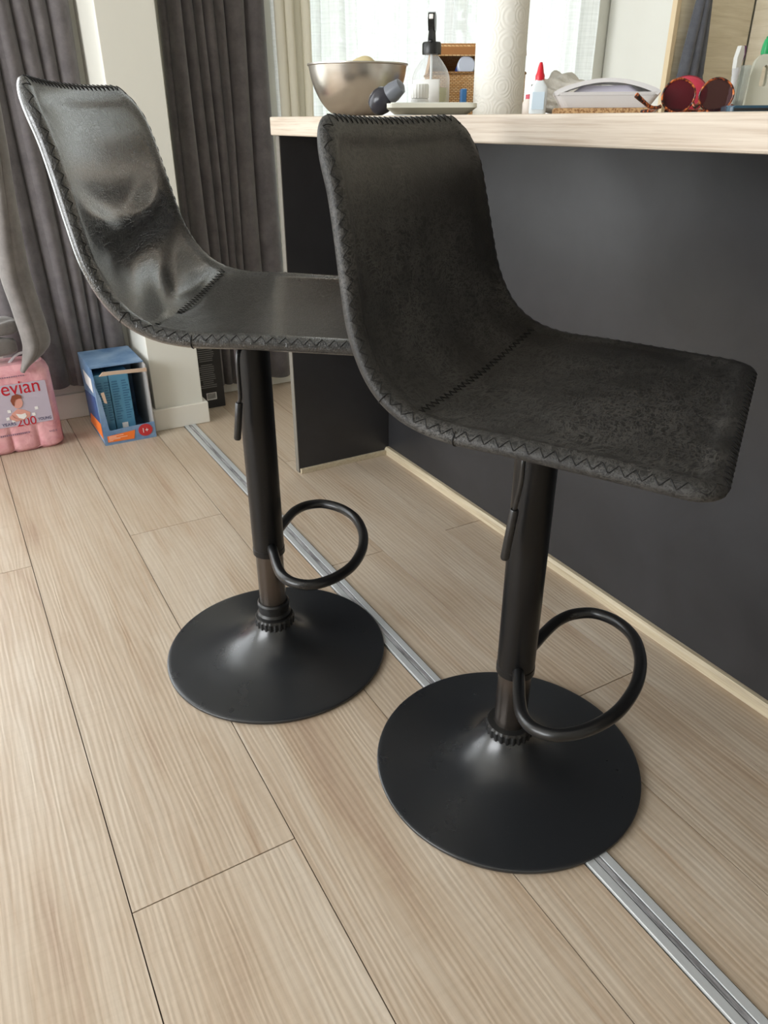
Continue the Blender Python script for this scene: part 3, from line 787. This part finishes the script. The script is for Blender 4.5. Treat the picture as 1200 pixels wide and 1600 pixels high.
# tall black carton
BLK = mat('black_carton', srgb(42, 42, 44), .4); GP = mat('grey_print', srgb(120, 120, 120), .6)
bc = thing('tall_carton', 'tall black carton with grey small print behind the pillar foot', 'carton', (.721, 2.47, 0))
BX('carton_body', -.058, .039, 0, .06, 0, .34, BLK, bc, .002)
bm = bmesh.new(); rr = random.Random(2)
for i in range(26):
    z = .075+.0072*i; 
    if 11 < i < 13: continue
    w = rr.uniform(.02, .034); box(bm, -.012-w, -.012+w*.8, -.0008, -.0002, z, z+.003)
link('small_print', bm, GP, bc)
bm = bmesh.new(); box(bm, -.026, .010, -.0008, -.0002, .03, .056); bcode = link('barcode', bm, WHITE, bc)
bm = bmesh.new()
for i in range(12): box(bm, -.023+.0025*i, -.0218+.0025*i, -.0014, -.0007, .034, .054)
link('bars', bm, BLK, bcode)

# ------------------------------------------------------------------ things on the worktop
ZT = .9072
STEEL = mat('brushed_steel', srgb(196, 190, 182), .28, 1.0); STEEL.node_tree.nodes['Principled BSDF'].inputs['Anisotropic'].default_value = .6
nn = noise(STEEL, coords(STEEL, (3, 3, 260)), 1, 3, .6); L(STEEL, bump(STEEL, nn, .1, .0004), B(STEEL).inputs['Normal'])
bprof = [(0, 0), (.045, 0), (.062, .008), (.078, .024), (.091, .046), (.100, .07), (.1045, .094), (.1075, .0955), (.1075, .098), (.1035, .098), (.0985, .07), (.089, .047), (.076, .026), (.060, .011), (.044, .004), (0, .004)]
bw = thing('mixing_bowl', 'brushed steel mixing bowl at the far end of the worktop', 'bowl', (.868, 1.632, ZT))
bp = [(0, 0)]+[(p.x, p.y) for p in catmull([(a, b, 0) for a, b in bprof[1:7]], 4)]+bprof[7:]
LA('bowl_body', bp, STEEL, bw, 72)
pt = thing('potato', 'pale round potato peeking over the rim of the steel bowl', 'potato', (.885, 1.642, ZT+.005))
bm = bmesh.new(); bmesh.ops.create_icosphere(bm, subdivisions=4, radius=1)
for v_ in bm.verts: v_.co = Vector((v_.co.x*.04, v_.co.y*.04, .068+v_.co.z*.041*(1+.06*math.sin(4*v_.co.x))))
link('flesh', bm, mat('potato_skin', srgb(222, 206, 160), .7), pt, True, 180)
# dark grinder lying against the bowl
DG = mat('dark_grey_gloss', srgb(48, 48, 56), .25); MG = mat('mid_grey_plastic', srgb(112, 116, 124), .35)
gr = thing('pepper_grinder', 'dark grey grinder lying between steel bowl and kitchen scale', 'grinder', (.79, 1.395, ZT+.0235))
d1 = LA('grinder_body', [(0, -.020), (.014, -.019), (.021, -.010), (.023, .002), (.022, .012), (.017, .02), (0, .022)], DG, gr, 32)
d2 = LA('grinder_cap', [(0, .020), (.0165, .020), (.017, .03), (.013, .048), (.006, .052), (0, .052)], MG, gr, 32)
gr.rotation_euler = (math.radians(58), 0, math.radians(38))
# kitchen scale: shallow tray with sloping underside
SC = mat('scale_cream', srgb(226, 224, 210), .35); SCD = mat('scale_grey_underside', srgb(160, 158, 142), .4)
ks = thing('kitchen_scale', 'flat cream kitchen scale with sloping grey underside near the front edge', 'kitchen scale', (.815, 1.262, ZT), math.radians(-30))
def frustum(bm, w0, d0, w1, d1, z0, z1, r=.012, mi=0):
    a = [bm.verts.new((x, y, z0)) for x, y in rrect(-w0, w0, -d0, d0, r)]; b = [bm.verts.new((x, y, z1)) for x, y in rrect(-w1, w1, -d1, d1, r)]
    n = len(a)
    for i in range(n): f = bm.faces.new((a[i], a[(i+1) % n], b[(i+1) % n], b[i])); f.material_index = mi
    bm.faces.new(a[::-1]).material_index = mi; bm.faces.new(b).material_index = mi
bm = bmesh.new(); frustum(bm, .062, .06, .076, .074, .001, .011); link('underside', bm, SCD, ks)
bm = bmesh.new(); frustum(bm, .0765, .0745, .0765, .0745, .011, .0175); link('tray', bm, SC, ks)
bm = bmesh.new(); frustum(bm, .07, .068, .07, .068, .0175, .019, .01); link('glass_plate', bm, mat('pale_glass_plate', (.75, .76, .7), .12), ks)
# white ribbed jar on the scale
jr = thing('plastic_jar', 'small translucent white jar with ribbed cap standing left of the spray bottle', 'jar', (.883, 1.405, ZT))
WPL = glassy('milky_plastic', (.93, .94, .93), .3, .3); 
LA('jar_body', [(0, 0), (.016, 0), (.0175, .004), (.0175, .026), (.0155, .03), (0, .03)], WPL, jr, 32)
bm = bmesh.new(); rings = lathe(bm, [(0, .030), (.0175, .030), (.0175, .052), (.016, .054), (0, .054)], 72)
for ri in (1, 2):
    for k, v_ in enumerate(rings[ri]):
        if k % 4 < 2: v_.co.x *= .96; v_.co.y *= .96
link('lid', bm, mat('translucent_white_cap', (.86, .87, .84), .35), jr, True, 25)
# spray bottle
CLR = glassy('clear_bottle', (.96, .97, .98), .88, .04)
sb = thing('spray_bottle', 'clear round spray bottle with black trigger and pale yellow liquid', 'spray bottle', (.945, 1.462, ZT))
bo = [(0, 0), (.034, 0), (.0375, .004), (.038, .01), (.038, .060), (.0365, .072), (.030, .086), (.019, .100), (.013, .107), (.0125, .114), (0, .114)]
LA('bottle_body', [(0, 0)]+[(p.x, p.y) for p in catmull([(a, b, 0) for a, b in bo[1:-1]], 4)]+[(0, .114)], CLR, sb, 48)
LA('liquid', [(0, .003), (.033, .003), (.0355, .006), (.0355, .050), (0, .050)], mat('yellow_liquid', srgb(226, 220, 160), .15, 0, .5, **{'Transmission Weight': .5}), sb, 40)
bm = bmesh.new(); lab = []
for z in (.004, .064):
    lab.append([bm.verts.new((.0384*math.cos(a), .0384*math.sin(a), z)) for a in [math.radians(112+i*5) for i in range(21)]])
for i in range(20): bm.faces.new((lab[0][i], lab[0][i+1], lab[1][i+1], lab[1][i]))
o = link('label', bm, mat('white_label', (.86, .86, .84), .5), sb, True, 180); s_ = o.modifiers.new('t', 'SOLIDIFY'); s_.thickness = .0004; s_.offset = 1
TU('dip_tube', [(0, 0, .006), (0, 0, .125)], .0025, mat('clear_straw', (.8, .82, .82), .3), sb, 8)
LA('screw_collar', [(0, .108), (.0185, .108), (.019, .111), (.019, .126), (.017, .129), (0, .129)], PLAST, sb, 32)
bm = bmesh.new()
lathe(bm, [(0, .128), (.0085, .128), (.0075, .14), (.0065, .15), (0, .15)], 20)
prism(bm, [(-.014, .148), (.012, .146), (.020, .152), (.024, .162), (.018, .174), (-.004, .179), (-.020, .176), (-.026, .168), (-.024, .160)], -.0065, .0065, 'y')
th_ = link('spray_head', bm, PLAST, sb, True, 30)
bm = bmesh.new(); prism(bm, [(-.020, .160), (-.014, .160), (-.012, .150), (-.017, .138), (-.024, .130), (-.027, .132), (-.021, .142), (-.018, .150)], -.004, .004, 'y'); link('trigger', bm, PLAST, sb, True, 30)
bm = bmesh.new(); box(bm, -.030, -.024, -.004, .004, .165, .173, .001); link('nozzle', bm, WHITE, sb)
sb.rotation_euler = (0, 0, math.radians(52))
# wicker basket with tilted lid
def wicker():
    m = mat('wicker', srgb(225, 185, 130), .7)
    v = coords(m); b = N(m, 'ShaderNodeTexBrick'); b.offset = .5
    b.inputs['Scale'].default_value = 1; b.inputs['Brick Width'].default_value = .009; b.inputs['Row Height'].default_value = .0035; b.inputs['Mortar Size'].default_value = .0007
    b.inputs['Color1'].default_value = (*srgb(250, 218, 168), 1); b.inputs['Color2'].default_value = (*srgb(226, 178, 118), 1); b.inputs['Mortar'].default_value = (*srgb(165, 112, 62), 1)
    q = N(m, 'ShaderNodeSeparateXYZ'); L(m, v, q.inputs[0]); k = N(m, 'ShaderNodeCombineXYZ')
    L(m, mathn(m, 'ADD', q.outputs[0], q.outputs[1]), k.inputs[0]); L(m, q.outputs[2], k.inputs[1]); L(m, k.outputs[0], b.inputs['Vector'])
    L(m, b.outputs['Color'], B(m).inputs['Base Color']); L(m, bump(m, mathn(m, 'SUBTRACT', 1.0, b.outputs['Fac']), .8, .002), B(m).inputs['Normal'])
    return m
WICK = wicker()
wb = thing('wicker_basket', 'tan wicker basket with its lid tipped open behind the spray bottle', 'basket', (1.21, 1.685, ZT), math.radians(-27))
bm = bmesh.new(); x_, y_, hz, t_ = .11, .075, .088, .006
box(bm, -x_, x_, -y_, -y_+t_, 0, hz, .002); box(bm, -x_, x_, y_-t_, y_, 0, hz, .002); box(bm, -x_, -x_+t_, -y_+t_, y_-t_, 0, hz, .002); box(bm, x_-t_, x_, -y_+t_, y_-t_, 0, hz, .002); box(bm, -x_+t_, x_-t_, -y_+t_, y_-t_, 0, t_)
for i in range(2): tube(bm, [(x, y, hz) for x, y in rrect(-x_, x_, -y_, y_, .006, 3)], .0035, 6, True)
link('basket_body', bm, WICK, wb)
bm = bmesh.new(); box(bm, -x_, x_, -.004, .002, 0, .15, .002); box(bm, -x_, -x_+.006, -.025, -.004, 0, .15, .002); box(bm, x_-.006, x_, -.025, -.004, 0, .15, .002); box(bm, -x_, x_, -.025, -.004, .144, .15, .002)
lid = link('basket_lid', bm, WICK, wb); lid.location = (0, y_+.002, hz+.002); lid.rotation_euler = (math.radians(68), 0, 0)
bl = thing('blue_jar', 'blue jar with white lid lying in the wicker basket', 'jar', (1.163, 1.655, ZT+.0985))
LA('jar_body', [(0, -.03), (.018, -.03), (.0195, -.025), (.0195, .008), (0, .008)], mat('blue_plastic', srgb(60, 90, 170), .35), bl, 32)
LA('lid', [(0, .008), (.0205, .008), (.0205, .02), (.018, .022), (0, .022)], mat('white_blue_lid', srgb(205, 214, 232), .35), bl, 32)
bl.rotation_euler = (math.radians(75), 0, math.radians(-25))
ub = thing('blue_booklet', 'narrow blue packet standing between spray bottle and wicker basket', 'packet', (1.07, 1.525, ZT), math.radians(-30))
BX('packet_body', -.006, .006, -.02, .02, 0, .052, mat('strong_blue', srgb(70, 130, 190), .4), ub, .002)
# paper towel roll
PT = mat('embossed_paper', srgb(240, 238, 230), .9)
v = coords(PT); sp = N(PT, 'ShaderNodeSeparateXYZ'); L(PT, v, sp.inputs[0])
ang = mathn(PT, 'MULTIPLY', mathn(PT, 'ARCTAN2', sp.outputs[1], sp.outputs[0]), .052)
cb = N(PT, 'ShaderNodeCombineXYZ'); L(PT, ang, cb.inputs[0]); L(PT, sp.outputs[2], cb.inputs[1])
vo = N(PT, 'ShaderNodeTexVoronoi'); vo.inputs['Scale'].default_value = 26; vo.inputs['Randomness'].default_value = .45; L(PT, cb.outputs[0], vo.inputs['Vector'])
wv = mathn(PT, 'SINE', mathn(PT, 'MULTIPLY', vo.outputs['Distance'], 42.0))
L(PT, bump(PT, wv, .22, .0010), B(PT).inputs['Normal'])
pr_ = thing('paper_towel_roll', 'tall white embossed kitchen paper roll standing upright on the worktop', 'paper roll', (1.045, 1.368, ZT))
LA('paper', [(.02, 0), (.0485, 0), (.0495, .002), (.0495, .258), (.0485, .26), (.02, .26), (.02, 0)], PT, pr_, 96)
LA('core', [(.0195, .001), (.0195, .259), (.018, .259), (.018, .001), (.0195, .001)], mat('cardboard', srgb(170, 140, 105), .8), pr_, 32)
# glue bottle
gb = thing('glue_bottle', 'small white glue bottle with red pointed cap beside the paper roll', 'glue bottle', (.945, 1.125, ZT), math.radians(-40))
bm = bmesh.new()
rows = [(.0125, .008, 0), (.0145, .009, .003), (.0145, .009, .036), (.0135, .0085, .042), (.008, .007, .049), (.0065, .0065, .052)]
prv = None
for a, b, z in rows:
    ring = [bm.verts.new((math.copysign(abs(math.cos(t_))**.6, math.cos(t_))*a, math.copysign(abs(math.sin(t_))**.6, math.sin(t_))*b, z)) for t_ in [2*PI*i/32 for i in range(32)]]
    if prv:
        for i in range(32): bm.faces.new((prv[i], prv[(i+1) % 32], ring[(i+1) % 32], ring[i]))
    else: bm.faces.new(ring[::-1])
    prv = ring
bm.faces.new(prv)
link('bottle_body', bm, mat('milky_white_bottle', srgb(226, 234, 238), .35), gb, True, 40)
LA('cap', [(0, .051), (.0075, .051), (.0078, .058), (.006, .062), (.0045, .070), (.0025, .077), (0, .078)], mat('red_cap', srgb(214, 30, 48), .35), gb, 24)
BX('label', -.010, .010, -.0095, -.0088, .008, .034, mat('pale_blue_label', srgb(206, 224, 238), .5), gb, 0)
gb2 = thing('glue_bottle', 'tiny white bottle with a pink red cap half hidden by the paper roll', 'bottle', (1.0, 1.215, ZT))
LA('bottle_body', [(0, 0), (.011, 0), (.012, .003), (.012, .02), (.008, .026), (0, .026)], mat('pale_plastic', srgb(228, 218, 208), .4), gb2, 24)
LA('cap', [(0, .026), (.007, .026), (.007, .033), (0, .034)], mat('pink_red_cap', srgb(206, 70, 90), .4), gb2, 24)
# crumpled bag
BAG = mat('crumpled_white_bag', srgb(226, 222, 212), .4, 0, .5, **{'Transmission Weight': .15})
nn = noise(BAG, coords(BAG), 45, 5, .7, .7); L(BAG, bump(BAG, nn, .9, .006), B(BAG).inputs['Normal'])
bm = bmesh.new(); bmesh.ops.create_icosphere(bm, subdivisions=5, radius=1); rr = random.Random(3); ph = [rr.uniform(0, 6) for _ in range(8)]
for v_ in bm.verts:
    p = v_.co; k = 1+.10*math.sin(7*p.x+ph[0])*math.sin(8*p.y+ph[1])+.06*math.sin(15*p.z+ph[2]+6*p.x)
    z = max(0, p.z*.5+.5)
    v_.co = Vector((p.x*.075*k, p.y*.05*k, z**1.1*.075*(1-.35*max(0, p.x))*k if z > .02 else 0))
bag = link('plastic_bag', bm, BAG, None, True, 180, loc=(1.20, 1.335, ZT+.0005), rot=(0, 0, math.radians(-30)))
setp(bag, 'crumpled white plastic bag lying behind the glue bottle', 'bag')
# cork mat + food box
CORK = mat('cork', srgb(196, 158, 112), .8); nn = noise(CORK, coords(CORK), 260, 3, .7)
L(CORK, ramp(CORK, nn, [(.4, srgb(140, 98, 60)), (.55, srgb(205, 168, 122))]), B(CORK).inputs['Base Color'])
a_ = math.radians(-40)
cm = BX('cork_mat', -.085, .085, -.06, .06, 0, .010, CORK, None, .002); cm.location = (1.06, 1.088, ZT); cm.rotation_euler = (0, 0, a_)
setp(cm, 'thin cork mat under the clear food box', 'mat')
fb = thing('food_box', 'translucent food storage box with arched clip lid standing on the cork mat', 'food box', (1.06, 1.088, ZT+.0104), a_)
FBM = glassy('frosted_plastic', (.93, .92, .93), .25, .25)
bm = bmesh.new(); frustum(bm, .072, .048, .084, .056, 0, .018, .012); link('box_body', bm, FBM, fb)
bm = bmesh.new(); frustum(bm, .0845, .0565, .087, .058, .0182, .023, .012); link('rim', bm, FBM, fb)
bm = bmesh.new(); n = 24; arc = [(-.086+.172*i/n, .024+.019*math.sin(PI*i/n)**.8) for i in range(n+1)]
arcin = [(x*.94, z-.006) for x, z in arc[::-1]]
prism(bm, arc+arcin, -.057, -.052, 'y'); prism(bm, arc+arcin, .052, .057, 'y')
prism(bm, arc+[(x*.985, z-.002) for x, z in arc[::-1]], -.052, .052, 'y'); link('lid', bm, FBM, fb)
bm = bmesh.new(); frustum(bm, .055, .04, .04, .03, .023, .033, .01); link('paper_content', bm, mat('lilac_white', srgb(232, 228, 240), .6), fb)
# sunglasses
TORT = mat('tortoiseshell', srgb(90, 40, 24), .12); nn = noise(TORT, coords(TORT), 150, 2, .5)
L(TORT, ramp(TORT, nn, [(.42, srgb(34, 16, 14)), (.55, srgb(120, 52, 26)), (.66, srgb(214, 120, 60))]), B(TORT).inputs['Base Color'])
LENS = glassy('brown_lens', (.10, .05, .06), .8, .05, tint=(.44, .33, .34))
sg = thing('sunglasses', 'tortoiseshell sunglasses with round brown lenses lying upside down on the worktop', 'sunglasses', (1.025, .862, ZT), math.radians(-47)); sg.scale = (.84, .84, .9)
def lens_loop(cx, n=32): return [(cx+.0265*math.cos(a)*(1+.04*math.cos(2*a)), .0262+.0245*math.sin(a)+.0006*math.cos(3*a)) for a in [2*PI*i/n for i in range(n)]]
for cx in (-.031, .031):
    lp = lens_loop(cx)
    fr = TU('rim', [(x, -.004*abs(x)/.06, z) for x, z in lp], .0018, TORT, sg, 10, True)
    bm = bmesh.new(); prism(bm, [(cx+(x-cx)*.96, .0262+(z-.0262)*.96) for x, z in lp], -.0012, .0008, 'y'); link('lens', bm, LENS, sg)
TU('bridge', catmull([(-.006, 0, .016), (0, -.003, .010), (.006, 0, .016)], 6), .003, TORT, sg, 10)
for sx_, pts in ((-1, [(-.058, 0, .012), (-.063, .006, .009), (-.066, .05, .006), (-.07, .10, .006), (-.09, .128, .004)]), (1, [(.058, 0, .012), (.062, .006, .009), (.03, .02, .004), (-.02, .028, .004), (-.05, .03, .006)])):
    TU('temple_arm', catmull(pts, 6), lambda f: .0026+.0012*f, TORT, sg, 8)
TU('temple_tip', catmull([(-.058, -.002, .010), (-.075, -.016, .010), (-.092, -.03, .020), (-.102, -.038, .027)], 6), lambda f: .0022+.0022*f, TORT, sg, 10)
# pink red pouch
pc = thing('coin_pouch', 'rounded raspberry red pouch standing behind the sunglasses', 'pouch', (1.16, 1.0, ZT), math.radians(-50)); pc.scale = (.88, .9, .95)
bm = bmesh.new(); bmesh.ops.create_icosphere(bm, subdivisions=5, radius=1)
for v_ in bm.verts: v_.co = Vector((v_.co.x*.039, v_.co.y*.02, .030+v_.co.z*.030 if v_.co.z > -.85 else .0045))
RP = mat('raspberry_leather', srgb(196, 52, 76), .45); link('pouch_body', bm, RP, pc, True, 180)
TU('zip', [(.0392*math.cos(a), 0, .030+.0302*math.sin(a)) for a in [math.radians(10+i*8) for i in range(21)]], .0012, mat('dark_red', srgb(130, 24, 44), .5), pc, 6)
# phone
ph_ = thing('phone_case', 'dark teal phone case lying flat right of the sunglasses', 'phone', (.99, .745, ZT), math.radians(-48))
bm = bmesh.new(); prism(bm, rrect(-.031, .031, -.06, .06, .01), .0, .0085, 'z'); bmesh.ops.bevel(bm, geom=[e for e in bm.edges if abs(e.verts[0].co.z-e.verts[1].co.z) < 1e-6], offset=.0018, segments=2, affect='EDGES')
link('case', bm, mat('teal_case', srgb(44, 74, 92), .25), ph_, True, 30)
bm = bmesh.new(); box(bm, -.022, .022, -.0606, -.0598, .0025, .0055); link('port_edge', bm, PLAST, ph_)
# kitchen side items on the back counter
gx, gy = 2.50, 1.93
gl = thing('drinking_glass', 'clear ribbed glass with dark green bottom on the back kitchen counter', 'glass', (2.425, 1.875, ZT))
LA('glass_wall', [(0, 0), (.018, 0), (.020, .004), (.026, .148), (.0245, .148), (.019, .01), (0, .008)], glassy('ribbed_glass', (.9, .93, .92), .75, .08), gl, 40)
LA('green_base', [(0, .009), (.018, .009), (.0195, .045), (0, .047)], mat('dark_green', srgb(20, 70, 60), .2), gl, 32)
db = thing('dish_brush', 'clear handled dish brush with purple and white head standing left of the ribbed glass', 'brush', (2.372, 1.86, ZT)); db.scale = (.75, .75, .93)
TU('handle', catmull([(0, 0, .001), (.0, 0, .06), (.004, 0, .12), (.006, 0, .15)], 6), lambda f: .018-.006*math.sin(PI*min(1, f*1.1))+.0012*math.sin(60*f), glassy('clear_handle', (.88, .88, .9), .4, .15), db, 16)
bm = bmesh.new(); prism(bm, [(-.012, .148), (.016, .148), (.026, .19), (.018, .215), (-.002, .215), (-.014, .18)], -.01, .01, 'y'); link('head', bm, mat('white_plastic', (.82, .82, .8), .35), db, True, 40)
bm = bmesh.new(); prism(bm, [(.018, .160), (.034, .185), (.032, .215), (.019, .216), (.024, .19)], -.009, .009, 'y'); link('bristles', bm, mat('purple', srgb(110, 60, 110), .7), db, True, 40)
ds = thing('detergent_bottle', 'white detergent bottle with green cap and handle on the back kitchen counter', 'bottle', (2.525, 1.875, ZT), math.radians(-42))
bm = bmesh.new()
out = [(-.036, 0), (.036, 0), (.038, .01), (.037, .12), (.028, .165), (.014, .182), (-.014, .182), (-.028, .165), (-.037, .12), (-.038, .01)]
hole = [(-.004, .09), (.014, .09), (.016, .10), (.014, .145), (.006, .152), (-.004, .145), (-.006, .10)]
def ring_prism(bm, o_, h_, a, b):
    cx = sum(p[0] for p in h_)/len(h_); cz = sum(p[1] for p in h_)/len(h_)
    def at(poly, th):
        best = None; d = (math.cos(th), math.sin(th))
        for p, q in zip(poly, poly[1:]+poly[:1]):
            px, pz = p[0]-cx, p[1]-cz; ex, ez = q[0]-p[0], q[1]-p[1]; den = d[0]*ez-d[1]*ex
            if abs(den) < 1e-9: continue
            t = (px*ez-pz*ex)/den; u = (px*d[1]-pz*d[0])/den
            if t > 0 and -1e-6 <= u <= 1+1e-6: best = t if best is None else max(best, t)
        return (cx+d[0]*best, cz+d[1]*best)
    n = 56; O = [at(o_, 2*PI*i/n+.01) for i in range(n)]; Hh = [at(h_, 2*PI*i/n+.01) for i in range(n)]
    vs = [[bm.verts.new((p[0], y, p[1])) for p in P_] for P_, y in ((O, a), (O, b), (Hh, b), (Hh, a))]
    for k in range(4):
        A, Bq = vs[k], vs[(k+1) % 4]
        for i in range(n): bm.faces.new((A[i], A[(i+1) % n], Bq[(i+1) % n], Bq[i]))
ring_prism(bm, out, hole, -.02, .02)
link('bottle_body', bm, mat('white_hdpe', srgb(228, 228, 214), .35), ds, True, 40)
GREEN = mat('green_cap', srgb(40, 180, 110), .35)
LA('cap', [(0, .182), (.015, .182), (.016, .19), (.014, .21), (.010, .225), (0, .226)], GREEN, ds, 28)
bm = bmesh.new(); prism(bm, [(-.006, .22), (.012, .22), (.03, .236), (.028, .244), (.004, .24), (-.006, .232)], -.007, .007, 'y'); link('spout', bm, GREEN, ds)
# towel on the tall cabinet side
TW = cloth('grey_towel', srgb(84, 86, 94), srgb(108, 110, 118), sheen=.2)
bm = bmesh.new(); g = []
for j in range(41):
    t = j/40; z = 1.36-t*.42; w = .018+.055*t**.7; row = []
    for i in range(33):
        f = i/32*2-1; row.append(bm.verts.new((w*f+.012*(1-t), -.018-.014*(1-f*f)-.006*math.sin(f*9+2*t)*(.4+t)-(.0025*math.sin(300*z) if 1.02 < z < 1.06 else 0), z)))
    g.append(row)
for a, b in zip(g, g[1:]):
    for i in range(32): bm.faces.new((a[i], a[i+1], b[i+1], b[i]))
tw = link('hand_towel', bm, TW, None, True, 180, loc=(2.612, 2.268, 0)); setp(tw, 'dark grey towel hanging gathered against the pale oak cabinet', 'towel')
s_ = tw.modifiers.new('t', 'SOLIDIFY'); s_.thickness = .008; s_.offset = 1
hk = TU('towel_hook', [(2.617, 2.279, 1.40), (2.617, 2.262, 1.395), (2.617, 2.252, 1.37), (2.617, 2.246, 1.385)], .003, ALU); setp(hk, 'small metal hook holding the grey towel on the cabinet', 'hook')
